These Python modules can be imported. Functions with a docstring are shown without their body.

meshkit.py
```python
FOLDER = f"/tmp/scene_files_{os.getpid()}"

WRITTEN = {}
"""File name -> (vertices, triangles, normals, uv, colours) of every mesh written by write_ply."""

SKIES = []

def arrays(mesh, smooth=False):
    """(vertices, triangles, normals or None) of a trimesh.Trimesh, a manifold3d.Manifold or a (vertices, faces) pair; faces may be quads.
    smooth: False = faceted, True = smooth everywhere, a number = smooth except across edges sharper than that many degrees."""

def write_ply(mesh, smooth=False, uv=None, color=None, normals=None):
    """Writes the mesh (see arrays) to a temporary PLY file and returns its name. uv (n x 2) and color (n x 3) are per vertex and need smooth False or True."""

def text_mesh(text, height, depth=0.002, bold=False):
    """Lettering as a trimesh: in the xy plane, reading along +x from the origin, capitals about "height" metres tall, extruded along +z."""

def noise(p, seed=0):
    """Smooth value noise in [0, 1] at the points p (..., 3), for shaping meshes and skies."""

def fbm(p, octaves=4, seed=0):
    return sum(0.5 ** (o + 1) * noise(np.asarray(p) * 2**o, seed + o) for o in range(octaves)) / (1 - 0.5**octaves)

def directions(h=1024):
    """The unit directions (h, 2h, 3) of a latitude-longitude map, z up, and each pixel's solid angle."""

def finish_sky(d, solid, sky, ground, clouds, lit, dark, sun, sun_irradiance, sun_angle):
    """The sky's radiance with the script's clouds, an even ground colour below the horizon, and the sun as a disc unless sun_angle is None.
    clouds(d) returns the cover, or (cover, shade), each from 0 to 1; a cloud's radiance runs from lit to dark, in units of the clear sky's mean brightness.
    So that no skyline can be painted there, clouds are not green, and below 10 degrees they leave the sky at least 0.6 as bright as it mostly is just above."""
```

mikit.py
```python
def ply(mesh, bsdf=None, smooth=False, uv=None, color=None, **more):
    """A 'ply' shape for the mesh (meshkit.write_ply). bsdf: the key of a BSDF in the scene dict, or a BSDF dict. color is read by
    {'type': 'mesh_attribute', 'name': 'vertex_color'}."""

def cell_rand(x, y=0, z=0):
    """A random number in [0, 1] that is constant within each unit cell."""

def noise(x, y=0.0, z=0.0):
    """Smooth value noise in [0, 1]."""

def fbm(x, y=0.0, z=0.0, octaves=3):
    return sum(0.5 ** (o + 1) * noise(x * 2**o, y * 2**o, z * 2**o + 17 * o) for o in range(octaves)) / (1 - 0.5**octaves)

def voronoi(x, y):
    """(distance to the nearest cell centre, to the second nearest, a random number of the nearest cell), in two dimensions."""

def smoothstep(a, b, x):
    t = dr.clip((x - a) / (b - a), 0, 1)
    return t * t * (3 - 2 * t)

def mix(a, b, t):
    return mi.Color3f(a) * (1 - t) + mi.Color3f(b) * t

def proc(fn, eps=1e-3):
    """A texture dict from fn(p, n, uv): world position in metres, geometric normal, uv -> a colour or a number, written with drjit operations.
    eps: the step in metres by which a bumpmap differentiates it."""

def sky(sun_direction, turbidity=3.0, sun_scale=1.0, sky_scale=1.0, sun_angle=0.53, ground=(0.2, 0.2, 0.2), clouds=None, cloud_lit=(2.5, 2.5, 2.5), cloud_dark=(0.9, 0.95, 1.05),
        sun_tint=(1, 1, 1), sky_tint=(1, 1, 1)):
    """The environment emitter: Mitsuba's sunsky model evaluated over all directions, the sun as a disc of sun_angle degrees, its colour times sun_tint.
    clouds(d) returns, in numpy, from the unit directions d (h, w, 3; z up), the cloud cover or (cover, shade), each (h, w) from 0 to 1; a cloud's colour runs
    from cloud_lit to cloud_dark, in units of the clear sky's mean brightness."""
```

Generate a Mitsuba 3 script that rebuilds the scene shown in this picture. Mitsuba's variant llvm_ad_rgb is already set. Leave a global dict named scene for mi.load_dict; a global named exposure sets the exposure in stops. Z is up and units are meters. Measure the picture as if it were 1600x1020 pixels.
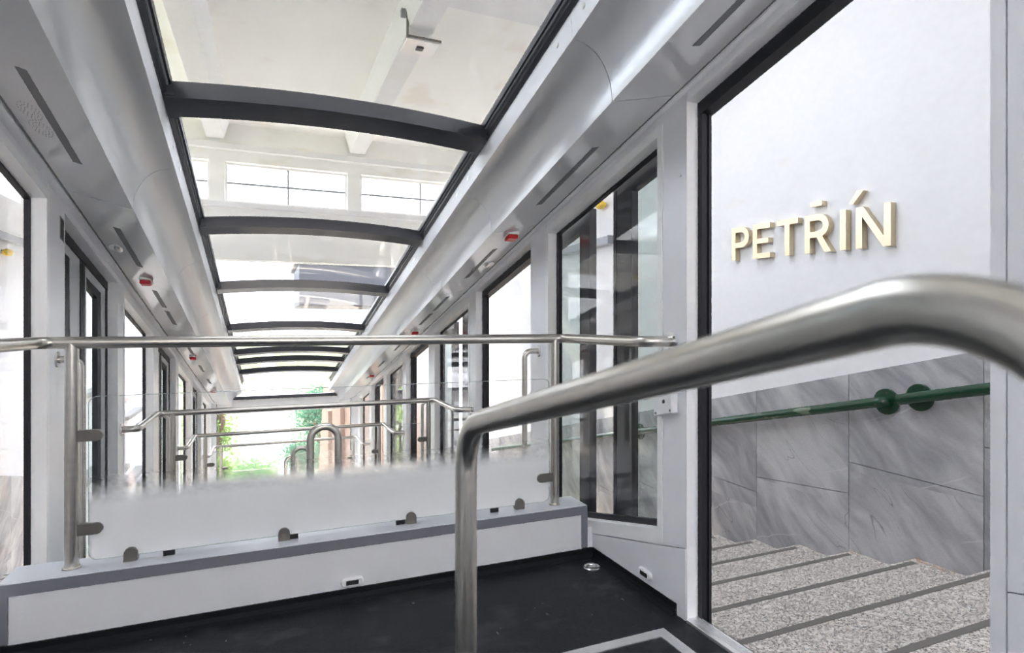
import math, random
import numpy as np, trimesh, manifold3d as m3
import drjit as dr
import mitsuba as mi
import mikit, meshkit
from mikit import noise, fbm, voronoi, cell_rand, smoothstep, mix

scene, labels = {"type": "scene"}, {}
random.seed(7)
rng = np.random.default_rng(7)

# ------------------------------------------------------------------ camera, sky, exposure
# origin = the lens; x to the right of the car, y downhill along the car (level), z up
YAW, FOCAL = 22.8, 908.0
T = mi.ScalarTransform4f
look = [math.sin(math.radians(YAW)), math.cos(math.radians(YAW)), 0.0]
scene["camera"] = {"type": "thinlens", "fov": 2 * math.degrees(math.atan(800 / FOCAL)), "fov_axis": "x",
                   "aperture_radius": 0.0021, "focus_distance": 3.6, "near_clip": 0.02, "far_clip": 3000.0,
                   "to_world": T().look_at(origin=[0, 0, 0], target=look, up=[0, 0, 1])}
exposure = 4.72


def clouds(d):
    n = sum(0.5 ** k * meshkit.noise(d * np.array([3, 3, 6.0]) * 2 ** k, k) for k in range(4)) / 1.875
    return np.clip((n - 0.22) * 4, 0, 1), np.clip((n - 0.5) * 2, 0, 1)


scene["sky"] = mikit.sky((-0.12, 0.82, 0.57), turbidity=4.0, sun_scale=0.33, sky_scale=1.0, clouds=clouds,
                         cloud_lit=(2.42, 2.6, 2.98), cloud_dark=(1.38, 1.55, 1.9), sun_angle=1.5, sun_tint=(0.95, 1.0, 1.08))

# ------------------------------------------------------------------ constants of the car
S, Y0, C, P = 0.2415, 2.65, 0.31, 2.53      # slope, its reference, centre line, length of one step module
DROP = S * P
FLOOR = -1.17
REAR, FRONT = -0.60, 11.0
LEFT_IN = 0.03                               # the left wall stands a little nearer to the roof axis
WALL = 1.22                                  # half width to the wall face


# ------------------------------------------------------------------ materials
def pr(name, color, rough, metallic=0.0, spec=0.5, **kw):
    c = color if isinstance(color, dict) else {"type": "rgb", "value": list(color)}
    r = rough if isinstance(rough, dict) else float(rough)
    scene[name] = {"type": "twosided", "b": {"type": "principled", "base_color": c, "roughness": r, "metallic": metallic, "specular": spec, **kw}}
    return name


pr("mat_white", (0.77, 0.775, 0.79), 0.28)
pr("mat_jamb", (0.84, 0.84, 0.83), 0.35)
pr("mat_soffit", (0.56, 0.565, 0.575), 0.15, 0.0, 0.9, clearcoat=1.0, clearcoat_gloss=0.93)
pr("mat_cove", (0.76, 0.77, 0.785), 0.32, 0.55)
pr("mat_strip", (0.82, 0.83, 0.85), 0.4)
pr("mat_vent", (0.16, 0.165, 0.17), 0.5)
pr("mat_grey_trim", (0.19, 0.2, 0.225), 0.38)
pr("mat_frame_grey", (0.27, 0.28, 0.29), 0.4)
pr("mat_leaf_grey", (0.5, 0.51, 0.52), 0.38)
pr("mat_rubber", (0.012, 0.013, 0.016), 0.45, 0.0, 0.35)
pr("mat_skirting", (0.006, 0.007, 0.009), 0.6, 0.0, 0.2)
pr("mat_leaf_black", (0.011, 0.012, 0.014), 0.22)
pr("mat_graphite", (0.022, 0.025, 0.034), 0.3)
pr("mat_roof_bar", (0.02, 0.022, 0.03), 0.16, 0.0, 0.7)
pr("mat_clamp", (0.2, 0.19, 0.175), 0.4, 0.7)
pr("mat_aluminium", (0.78, 0.78, 0.78), 0.36, 0.85)
pr("mat_chrome", (0.8, 0.8, 0.8), 0.12, 1.0)
pr("mat_red", (0.55, 0.008, 0.015), 0.3)
pr("mat_yellow", (0.75, 0.5, 0.02), 0.35)
pr("mat_white_plastic", (0.8, 0.8, 0.79), 0.35)
pr("mat_dark_lens", (0.03, 0.03, 0.032), 0.2)
pr("mat_letter_brass", (0.66, 0.565, 0.40), 0.33, 1.0)
pr("mat_sill", (0.5, 0.515, 0.545), 0.3)


def steel_color(p, n, uv):
    g = 0.93 + 0.14 * noise(p.x * 60, p.y * 60, p.z * 60)
    return mi.Color3f(0.66, 0.63, 0.575) * g


pr("mat_steel", mikit.proc(steel_color), 0.29, 1.0)


def vinyl(p, n, uv):
    big = fbm(p.x * 2.3, p.y * 2.3, p.z, 4)
    grain = noise(p.x * 170, p.y * 170, 0)
    spot = smoothstep(0.965, 0.985, noise(p.x * 42, p.y * 42, 3.0)) * smoothstep(0.45, 0.62, fbm(p.x * 3.0 + 9, p.y * 3.0, 0, 3))
    scuff = smoothstep(0.58, 0.8, fbm(p.x * 5 + 3, p.y * 8, 1.0, 4))
    c = mix((0.008, 0.0095, 0.012), (0.015, 0.017, 0.0205), big) * (0.8 + 0.4 * grain)
    c = mix(c, (0.055, 0.052, 0.05), scuff * 0.3)
    return mix(c, (0.20, 0.21, 0.23), spot * 0.6)


def vinyl_rough(p, n, uv):
    return 0.36 + 0.2 * fbm(p.x * 4, p.y * 4, 2.0, 3)


pr("mat_vinyl", mikit.proc(vinyl), mikit.proc(vinyl_rough), 0.0, 0.2)


def plaster(p, n, uv):
    m = fbm(p.x * 1.1, p.y * 1.1, p.z * 1.1, 4)
    fine = noise(p.x * 30, p.y * 30, p.z * 30)
    stain = smoothstep(0.66, 0.8, fbm(p.x * 3 + 5, p.y * 3, p.z * 5, 4))
    c = mix((0.76, 0.755, 0.76), (0.82, 0.815, 0.82), m) * (0.98 + 0.03 * fine)
    return mix(c, (0.74, 0.71, 0.64), stain * 0.25)


def cream_plaster(p, n, uv):
    m = fbm(p.x * 0.9, p.y * 0.9, p.z * 0.9, 4)
    stain = smoothstep(0.6, 0.78, fbm(p.x * 2.2 + 5, p.y * 2.2, p.z * 4, 4))
    return mix(mix((0.865, 0.86, 0.835), (0.915, 0.91, 0.885), m), (0.70, 0.64, 0.5), stain * 0.3)


pr("mat_plaster", mikit.proc(plaster), 0.8, 0, 0.25)
pr("mat_cream", mikit.proc(cream_plaster), 0.85, 0, 0.2)


def marble(p, n, uv):
    ci = dr.floor((p.y - 1.855) / 0.77)
    col = cell_rand(ci, dr.select(p.z > -0.885 - 0.232 * ci - 0.045, 1.0, 2.0), 5) * 9.0
    warp = fbm(p.y * 1.7, p.z * 1.7, col, 4) - 0.5
    a = p.z - 0.95 * p.y + warp * 0.5
    b = p.z * 0.95 + p.y
    band = fbm(a * 3.2 + col, b * 0.9, col, 4)
    fine = fbm(a * 15 + col, b * 3.6, 2.0, 4)
    grain = noise(p.x * 160, p.y * 160, p.z * 160)
    c = mix((0.21, 0.209, 0.228), (0.462, 0.455, 0.462), smoothstep(0.25, 0.75, band * 0.7 + fine * 0.3)) * 1.12
    v1 = b * 1.55 + 0.7 * a + col + 0.22 * fbm(a * 2.2, b * 2.2, col, 3) + 0.03 * fbm(a * 14, b * 14, 1.0, 2)
    vein = 1 - smoothstep(0.004, 0.014, dr.abs(v1 - dr.floor(v1) - 0.5))
    vein *= smoothstep(0.46, 0.62, fbm(p.y * 2.6 + col, p.z * 2.6, 1.0, 2))
    v2 = fbm(a * 6 + col, b * 1.1, 11.0, 3)
    dark = (1 - smoothstep(0.0, 0.008, dr.abs(v2 - 0.53))) * smoothstep(0.5, 0.62, fbm(p.y * 1.5, p.z * 1.5 + col, 3.0, 2))
    c = mix(c, (0.60, 0.59, 0.58), vein * 0.4)
    c = mix(c, (0.12, 0.12, 0.13), dark * 0.55)
    return c * (0.94 + 0.1 * grain)


pr("mat_marble", mikit.proc(marble), 0.4, 0, 0.45)
pr("mat_joint", (0.2, 0.185, 0.16), 0.9, 0, 0.1)


def granite(p, n, uv):
    d1, d2, r = voronoi(p.x * 210 + p.z * 70, p.y * 210 + p.z * 90)
    e1, e2, r2 = voronoi(p.x * 95 + 7 + p.z * 30, p.y * 95 + p.z * 40)
    c = mix((0.46, 0.41, 0.365), (0.68, 0.635, 0.585), smoothstep(0.2, 0.7, r))
    c = mix(c, (0.12, 0.11, 0.105), smoothstep(0.70, 0.78, r))
    c = mix(c, (0.76, 0.74, 0.71), smoothstep(0.83, 0.9, r2) * 0.6)
    c = mix(c, (0.22, 0.2, 0.19), (1 - smoothstep(0.12, 0.17, r2)) * 0.5)
    return c * (0.95 + 0.1 * fbm(p.x * 3, p.y * 3, p.z * 3, 3))


pr("mat_granite", mikit.proc(granite), 0.7, 0, 0.3)
pr("mat_step_strip", (0.155, 0.145, 0.135), 0.75, 0, 0.2)


def green_paint(p, n, uv):
    w = fbm(p.x * 14, p.y * 7, p.z * 14, 4)
    wear = smoothstep(0.66, 0.74, w)
    chips = smoothstep(0.80, 0.83, fbm(p.x * 55, p.y * 55, p.z * 55, 2))
    c = mix((0.004, 0.036, 0.015), (0.006, 0.052, 0.022), noise(p.x * 9, p.y * 9, p.z * 9))
    c = mix(c, (0.25, 0.29, 0.2), wear * 0.5)
    return mix(c, (0.2, 0.05, 0.035), chips * 0.7)


pr("mat_green", mikit.proc(green_paint), 0.3, 0, 0.6)

scene["mat_glass"] = {"type": "thindielectric", "int_ior": 1.5}
scene["mat_leaf_glass"] = {"type": "thindielectric", "int_ior": 1.52, "specular_transmittance": {"type": "rgb", "value": [0.66, 0.75, 0.72]}}
scene["mat_windscreen"] = {"type": "thindielectric", "int_ior": 1.5, "specular_transmittance": {"type": "rgb", "value": [0.8, 0.82, 0.81]}}
scene["mat_roof_glass"] = {"type": "thindielectric", "int_ior": 1.5, "specular_transmittance": {"type": "rgb", "value": [0.97, 0.975, 0.96]}}
FROST_TOP, FROST_FULL = -0.575, -0.69


def frost_weight(p, n, uv):
    zz = p.z + DROP * dr.floor((p.y - 1.9) / P)
    return 0.985 * (1 - smoothstep(FROST_FULL, FROST_TOP, zz + 0.012 * (noise(p.x * 90, p.z * 90, 1.0) - 0.5)))


scene["mat_screen_glass"] = {"type": "blendbsdf", "weight": mikit.proc(frost_weight),
                             "a": {"type": "thindielectric", "int_ior": 1.5},
                             "b": {"type": "principledthin", "base_color": {"type": "rgb", "value": [0.93, 0.935, 0.945]}, "roughness": 0.4, "diff_trans": 1.0, "spec_trans": 0.0, "eta": 1.4}}


def ground_color(p, n, uv):
    side = dr.abs(p.x - C)
    gravel = fbm(p.x * 6, p.y * 6, 0, 3)
    grass = fbm(p.x * 0.7, p.y * 0.7, 3.0, 4)
    fine = noise(p.x * 25, p.y * 25, 4)
    a = mix((0.34, 0.33, 0.32), (0.46, 0.45, 0.43), gravel) * (0.8 + 0.4 * fine)
    b = mix((0.16, 0.2, 0.09), (0.34, 0.36, 0.24), grass) * (0.8 + 0.4 * fine)
    return mix(a, b, smoothstep(3.0, 4.4, side + grass))


pr("mat_ground", mikit.proc(ground_color), 0.95, 0, 0.1)
pr("mat_rail_steel", (0.3, 0.27, 0.25), 0.4, 0.8)
pr("mat_concrete", (0.26, 0.255, 0.25), 0.85, 0, 0.2)


def pink_render(p, n, uv):
    return mix((0.33, 0.22, 0.17), (0.42, 0.30, 0.235), fbm(p.x * 0.8, p.y * 0.8, p.z * 0.8, 4))


pr("mat_gallery", (0.095, 0.095, 0.11), 0.6)
pr("mat_pink", mikit.proc(pink_render), 0.9, 0, 0.2)
pr("mat_brick_red", (0.42, 0.16, 0.1), 0.85, 0, 0.2)
pr("mat_slat", (0.075, 0.08, 0.085), 0.6)
pr("mat_bark", (0.2, 0.13, 0.085), 0.9, 0, 0.1)
for nm, col in (("mat_leaf_bright", (0.34, 0.5, 0.16)), ("mat_leaf_mid", (0.22, 0.38, 0.15)), ("mat_leaf_dark", (0.09, 0.25, 0.15))):
    scene[nm] = {"type": "principledthin", "base_color": {"type": "rgb", "value": list(col)}, "roughness": 0.6, "diff_trans": 0.8, "spec_trans": 0.0}


# ------------------------------------------------------------------ helpers
def obj(key, mesh, mat, smooth=False):
    k, i = key, 0
    while k in scene:
        i += 1
        k = f"{key}_{i:03d}"
    scene[k] = mikit.ply(mesh, mat, smooth=smooth)
    return k


def add(key, shape):
    """one more entry that shares a ply dict"""
    k, i = key, 0
    while k in scene:
        i += 1
        k = f"{key}_{i:03d}"
    scene[k] = shape
    return k


used = set()


def thing(name, label, cat, group=None, kind=None):
    k, i = name, 0
    while k in used:
        i += 1
        k = f"{name}_{i:03d}"
    used.add(k)
    labels[k] = {"label": label, "category": cat}
    if group:
        labels[k]["group"] = group
    if kind:
        labels[k]["kind"] = kind
    return k


def struct(name, label, cat):
    return thing(name, label, cat, kind="structure")


def note(key, label):
    labels[key] = {"label": label}


def box(x0, x1, y0, y1, z0, z1, c=0.0):
    if c <= 0:
        b = trimesh.creation.box(extents=(x1 - x0, y1 - y0, z1 - z0))
        b.apply_translation(((x0 + x1) / 2, (y0 + y1) / 2, (z0 + z1) / 2))
        return b
    pts = []
    for sx, x in ((1, x0), (-1, x1)):
        for sy, y in ((1, y0), (-1, y1)):
            for sz, z in ((1, z0), (-1, z1)):
                pts += [(x, y + sy * c, z + sz * c), (x + sx * c, y, z + sz * c), (x + sx * c, y + sy * c, z)]
    return trimesh.convex.convex_hull(np.array(pts))


def join(*ms):
    return trimesh.util.concatenate(list(ms))


def tm(man):
    m = man.to_mesh()
    return trimesh.Trimesh(np.array(m.vert_properties[:, :3], float), np.array(m.tri_verts), process=False)


def cs(*polys):
    return m3.CrossSection([np.array(p, float) for p in polys], m3.FillRule.EvenOdd)


def prism_x(section, x0, x1):
    """section in (y, z), extruded along x"""
    s = section if isinstance(section, m3.CrossSection) else cs(section)
    m = tm(m3.Manifold.extrude(s, x1 - x0))
    v = m.vertices
    m.vertices = np.c_[v[:, 2] + x0, v[:, 0], v[:, 1]]
    return m


def prism_y(section, y0, y1):
    """section in (x, z), extruded along y"""
    s = section if isinstance(section, m3.CrossSection) else cs(section)
    m = tm(m3.Manifold.extrude(s, y1 - y0))
    v = m.vertices
    m.vertices = np.c_[v[:, 0], v[:, 2] + y0, v[:, 1]]
    m.invert()
    return m


def prism_z(section, z0, z1):
    s = section if isinstance(section, m3.CrossSection) else cs(section)
    m = tm(m3.Manifold.extrude(s, z1 - z0))
    m.apply_translation((0, 0, z0))
    return m


def shear(m, k=0.0):
    v = m.vertices.copy()
    v[:, 2] -= S * (v[:, 1] - Y0)
    m.vertices = v
    return m


def side(m, s, inclined=True):
    """(half width, y, height on the incline) -> the place on the right (s=1) or the left (s=-1) of the car"""
    m = m.copy()
    v = m.vertices.copy()
    o = v[:, 0]
    v[:, 0] = C + s * (o if s > 0 else o - LEFT_IN * np.clip((o - 0.878) / 0.28, 0, 1))
    if inclined:
        v[:, 2] -= S * (v[:, 1] - Y0)
    m.vertices = v
    if s < 0:
        m.invert()
    return m


def rect(y0, y1, z0, z1):
    return [(y0, z0), (y1, z0), (y1, z1), (y0, z1)]


def ring(outer, inner):
    return cs(outer) - cs(inner)


def fillet(pts, r, n=8):
    pts = [np.array(p, float) for p in pts]
    out = [pts[0]]
    for a, b, c in zip(pts, pts[1:], pts[2:]):
        u, w = (a - b), (c - b)
        lu, lw = np.linalg.norm(u), np.linalg.norm(w)
        u, w = u / lu, w / lw
        ang = math.acos(np.clip(u @ w, -1, 1))
        d = min(r / math.tan(ang / 2), 0.48 * lu, 0.48 * lw)
        rr = d * math.tan(ang / 2)
        bis = (u + w) / np.linalg.norm(u + w)
        cen = b + bis * rr / math.sin(ang / 2)
        p0, p1 = b + u * d, b + w * d
        e0, e1 = (p0 - cen) / rr, (p1 - cen) / rr
        om = math.acos(np.clip(e0 @ e1, -1, 1))
        for t in np.linspace(0, 1, n + 1):
            out.append(cen + rr * (math.sin((1 - t) * om) * e0 + math.sin(t * om) * e1) / math.sin(om))
    out.append(pts[-1])
    return np.array(out)


def tube(pts, r, bend=0.0, seg=18, n=8, taper=None):
    p = fillet(pts, bend, n) if bend > 0 and len(pts) > 2 else np.array(pts, float)
    keep = [0] + [i for i in range(1, len(p)) if np.linalg.norm(p[i] - p[i - 1]) > 1e-6]
    p = p[keep]
    t = np.gradient(p, axis=0)
    t /= np.linalg.norm(t, axis=1, keepdims=True)
    ref = np.array([0, 0, 1.0]) if abs(t[0][2]) < 0.9 else np.array([1.0, 0, 0])
    a = np.cross(t[0], ref)
    a /= np.linalg.norm(a)
    ang = np.linspace(0, 2 * np.pi, seg, endpoint=False)
    rings = []
    for i in range(len(p)):
        a = a - t[i] * (a @ t[i])
        a /= np.linalg.norm(a)
        b = np.cross(t[i], a)
        ri = r if taper is None else r * taper[min(i, len(taper) - 1)]
        rings.append(p[i] + ri * (np.outer(np.cos(ang), a) + np.outer(np.sin(ang), b)))
    v = np.vstack(rings + [p[:1], p[-1:]])
    f = []
    for i in range(len(p) - 1):
        for j in range(seg):
            q = (j + 1) % seg
            f += [(i * seg + j, i * seg + q, (i + 1) * seg + q), (i * seg + j, (i + 1) * seg + q, (i + 1) * seg + j)]
    e0, e1 = len(p) * seg, len(p) * seg + 1
    for j in range(seg):
        q = (j + 1) % seg
        f += [(e0, q, j), (e1, (len(p) - 1) * seg + j, (len(p) - 1) * seg + q)]
    m = trimesh.Trimesh(v, f, process=False)
    if m.volume < 0:
        m.invert()
    return m


def disc(center, normal, r, h, seg=28, rim=0.0):
    """a short cylinder whose axis is normal, its base at center"""
    prof = [(0, 0), (r, 0), (r, h - rim), (r - rim, h), (0, h)] if rim > 0 else [(0, 0), (r, 0), (r, h), (0, h)]
    m = trimesh.creation.revolve(prof, sections=seg)
    m.apply_transform(trimesh.geometry.align_vectors([0, 0, 1], normal))
    m.apply_translation(center)
    return m


def sheet(corners):
    return trimesh.Trimesh(np.array(corners, float), [(0, 1, 2), (0, 2, 3)], process=False)


def zi(y, zl):
    return zl - S * (y - Y0)


# ------------------------------------------------------------------ the car: floor
floor = struct("floor", "dark grey vinyl floor of the stepped funicular car", "floor")
plat = []                                             # (y0, y1, z) of each platform
edges = [REAR] + [2.57 + P * k for k in range(4)] + [FRONT]
for k in range(5):
    y0, y1 = edges[k] + (0.13 if k else 0), edges[k + 1]
    plat.append((y0, y1, FLOOR - DROP * k))
    obj("floor__platform", box(C - 1.3, C + 1.30, y0 - 0.02, y1 + 0.04, FLOOR - DROP * k - 0.06, FLOOR - DROP * k), "mat_vinyl")

# ------------------------------------------------------------------ side walls, windows, doors
SIDES = ((1, "right"), (-1, "left"))
WT, WB = 0.655, -1.008                                # window opening on the incline
ORD = ["first", "second", "third", "fourth", "fifth"]
TOPZ = 0.745
for s, nm in SIDES:
    w = struct(f"wall_{nm}", f"white panelled {nm} side wall of the funicular car between its doors and windows", "wall")
    pil, low = f"wall_{nm}__pillar", f"wall_{nm}__lower_panel"
    # the solid panel beside the camera and its pillar with a seam
    obj(pil, side(prism_x(rect(0.775, 0.805, -1.9, TOPZ), WALL, WALL + 0.055), s), "mat_white")
    obj(pil, side(prism_x(rect(0.30, 0.771, -1.048, TOPZ), WALL, WALL + 0.055), s), "mat_white")
    obj(low, side(prism_x(rect(0.30, 0.771, -1.9, -1.052), WALL, WALL + 0.055), s), "mat_white")
    obj(pil, side(prism_x(rect(REAR, 0.297, -1.9, TOPZ), WALL, WALL + 0.055), s), "mat_white")
    obj(f"wall_{nm}__seam_backing", side(prism_x(rect(0.25, 0.80, -1.9, 0.7), WALL + 0.008, WALL + 0.03), s), "mat_vent")
    for k in range(4):
        d = P * k
        last = k == 3
        yb = 3.335 + d if not last else FRONT
        obj(pil, side(prism_x(rect(1.854 + d, 2.003 + d, -1.072, TOPZ), WALL, WALL + 0.055), s), "mat_white")
        obj(pil, side(prism_x(rect(1.854 + d, 1.862 + d, -1.9, TOPZ - 0.02), WALL + 0.002, WALL + 0.0549), s), "mat_jamb")
        obj(low, side(prism_x(rect(1.862 + d, yb - 0.002, -1.95, -1.076), WALL, WALL + 0.055), s), "mat_white")
        obj(pil, side(prism_x(rect(3.117 + d, yb, -1.072, TOPZ), WALL, WALL + 0.055), s), "mat_white")
        # header over the window, with its stepped reveal
        obj(f"wall_{nm}__header_panel", side(prism_x(rect(2.007 + d, 3.113 + d, 0.70, TOPZ), WALL + 0.002, WALL + 0.055), s), "mat_white")
        obj(f"wall_{nm}__header_panel", side(prism_x(rect(2.35 + d - 1.545, 3.397 + d - 1.545, 0.698, TOPZ), WALL, WALL + 0.055), s), "mat_white")
    obj(f"wall_{nm}__top_trim", side(prism_y([(1.168, 0.722), (1.172, 0.714), (WALL + 0.002, 0.735), (WALL + 0.004, 0.75)], REAR, FRONT), s), "mat_strip")
    obj(f"wall_{nm}__seam", side(prism_y([(1.158, 0.726), (1.1585, 0.7155), (1.1675, 0.7175), (1.168, 0.73)], REAR, FRONT), s), "mat_vent")
    for k in range(4):
        d = P * k
        n_ = 1 + k if s > 0 else 5 + k
        win = struct(f"window_{n_}", f"{ORD[k]} side window from the camera in the {nm} wall of the car, white frame and black gasket", "window")
        obj(win + "__frame", side(prism_x(ring(rect(2.005 + d, 3.115 + d, -1.072, 0.697), rect(2.038 + d, 3.082 + d, WB, WT)), WALL - 0.004, WALL + 0.06), s), "mat_jamb")
        obj(win + "__gasket", side(prism_x(ring(rect(2.02 + d, 3.10 + d, -1.055, 0.685), rect(2.06 + d, (3.052 if s > 0 else 3.075) + d, WB + 0.028, WT - 0.012)), WALL + 0.052, WALL + 0.075), s), "mat_rubber")
        p4 = [(WALL + 0.064, y, z) for y, z in rect(2.04 + d, 3.07 + d, WB + 0.01, WT - 0.01)]
        obj(win + "__pane", side(sheet(p4), s), "mat_glass")
    for k in range(4):
        d = P * k
        ya, yb, fz = 0.805 + d, 1.854 + d, FLOOR - DROP * k
        n_ = 1 + k if s > 0 else 5 + k
        st = "open" if s > 0 else "closed"
        dk = struct(f"door_{n_}", f"{ORD[k]} sliding doorway from the camera in the {nm} wall of the car, {st}, with black rubber seals", "door")
        top = lambda y, a=0.697: zi(y, a)
        # black seal: two posts and a lintel
        for (y0, y1) in ((ya - 0.012, ya + 0.02), (yb - 0.024, yb + 0.012)):
            o0 = WALL + 0.0555
            m = side(join(prism_x([(y0, fz - 0.02), (y1, fz - 0.02), (y1, top(y1)), (y0, top(y0))], o0, o0 + 0.02),
                          prism_x([(y0 + 0.006, fz - 0.02), (y1 - 0.006, fz - 0.02), (y1 - 0.006, top(y1)), (y0 + 0.006, top(y0))], o0 + 0.02, o0 + 0.034),
                          prism_x([(y0, fz - 0.02), (y1, fz - 0.02), (y1, top(y1)), (y0, top(y0))], o0 + 0.034, o0 + 0.048)), s, False)
            obj(dk + "__seal", m, "mat_rubber")
        obj(dk + "__lintel_seal", side(prism_x(rect(ya - 0.01, yb + 0.01, 0.646, 0.735), WALL + 0.053, WALL + 0.11), s), "mat_rubber")
        # grooved threshold
        th = [box(WALL - 0.004, WALL + 0.062, ya, yb, fz - 0.05, fz + 0.012, 0.002)]
        th += [box(WALL + 0.018 + 0.009 * i, WALL + 0.0225 + 0.009 * i, ya + 0.02, yb - 0.02, fz + 0.012, fz + 0.0145) for i in range(4)]
        obj(dk + "__threshold", side(join(*th), s, False), "mat_aluminium")
        # the two leaves
        if s > 0:
            spans = ((1.99 + d, 2.56 + d, 0.06, 0.15), (0.295 + d, 0.80 + d, 0.105, 0.06))
            o0, zt = WALL + 0.125, 0.70
        else:
            spans = ((ya + 0.005, (ya + yb) / 2 - 0.002, 0.10, 0.20), ((ya + yb) / 2 + 0.002, yb - 0.005, 0.085, 0.11))
            o0, zt = WALL + 0.062, 0.685
        for (y0, y1, f0, f1) in spans:
            fl = fz - 0.02
            outer = [(y0, fl), (y1, fl), (y1, zi(y1, zt)), (y0, zi(y0, zt))]
            inner = [(y0 + f0, fl + 0.16), (y1 - f1, fl + 0.16), (y1 - f1, zi(y1 - f1, zt - 0.09)), (y0 + f0, zi(y0 + f0, zt - 0.09))]
            lf = obj(dk + "__leaf", side(prism_x(ring(outer, inner), o0, o0 + 0.036), s, False), "mat_leaf_black" if s > 0 else "mat_leaf_grey")
            if s < 0:
                g0, g1 = 0.016, 0.016
                i2 = [(y + (0.006 if y < y0 + 0.25 else -0.07), z + (0.03 if i < 2 else -0.035)) for i, (y, z) in enumerate(inner)]
                obj(lf + "__gasket", side(prism_x(ring(inner, i2), o0 + 0.004, o0 + 0.032), s, False), "mat_rubber")
                yr = y0 if y0 > ya + 0.1 else y1
                ra, rb = (0.0, 0.036) if yr == y0 else (-0.036, 0.0)
                obj(lf + "__edge_rubber", side(prism_x([(yr + ra, fl), (yr + rb, fl), (yr + rb, zi(yr, zt)), (yr + ra, zi(yr, zt))], o0 - 0.006, o0 + 0.042), s, False), "mat_rubber")
            else:
                yr = y0 + 0.0 if f0 > f1 else y1
                obj(lf + "__edge_rubber", side(prism_x([(yr - 0.012, fl), (yr + 0.012, fl), (yr + 0.012, zi(yr, zt)), (yr - 0.012, zi(yr, zt))], o0 - 0.004, o0 + 0.04), s, False), "mat_rubber")
            obj(lf + "__pane", side(sheet([(o0 + 0.018, y, z) for y, z in inner]), s, False), "mat_leaf_glass")
    # black skirting on every platform
    bb = struct(f"baseboard_{nm}", f"black coved skirting along the foot of the {nm} wall", "skirting")
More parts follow.
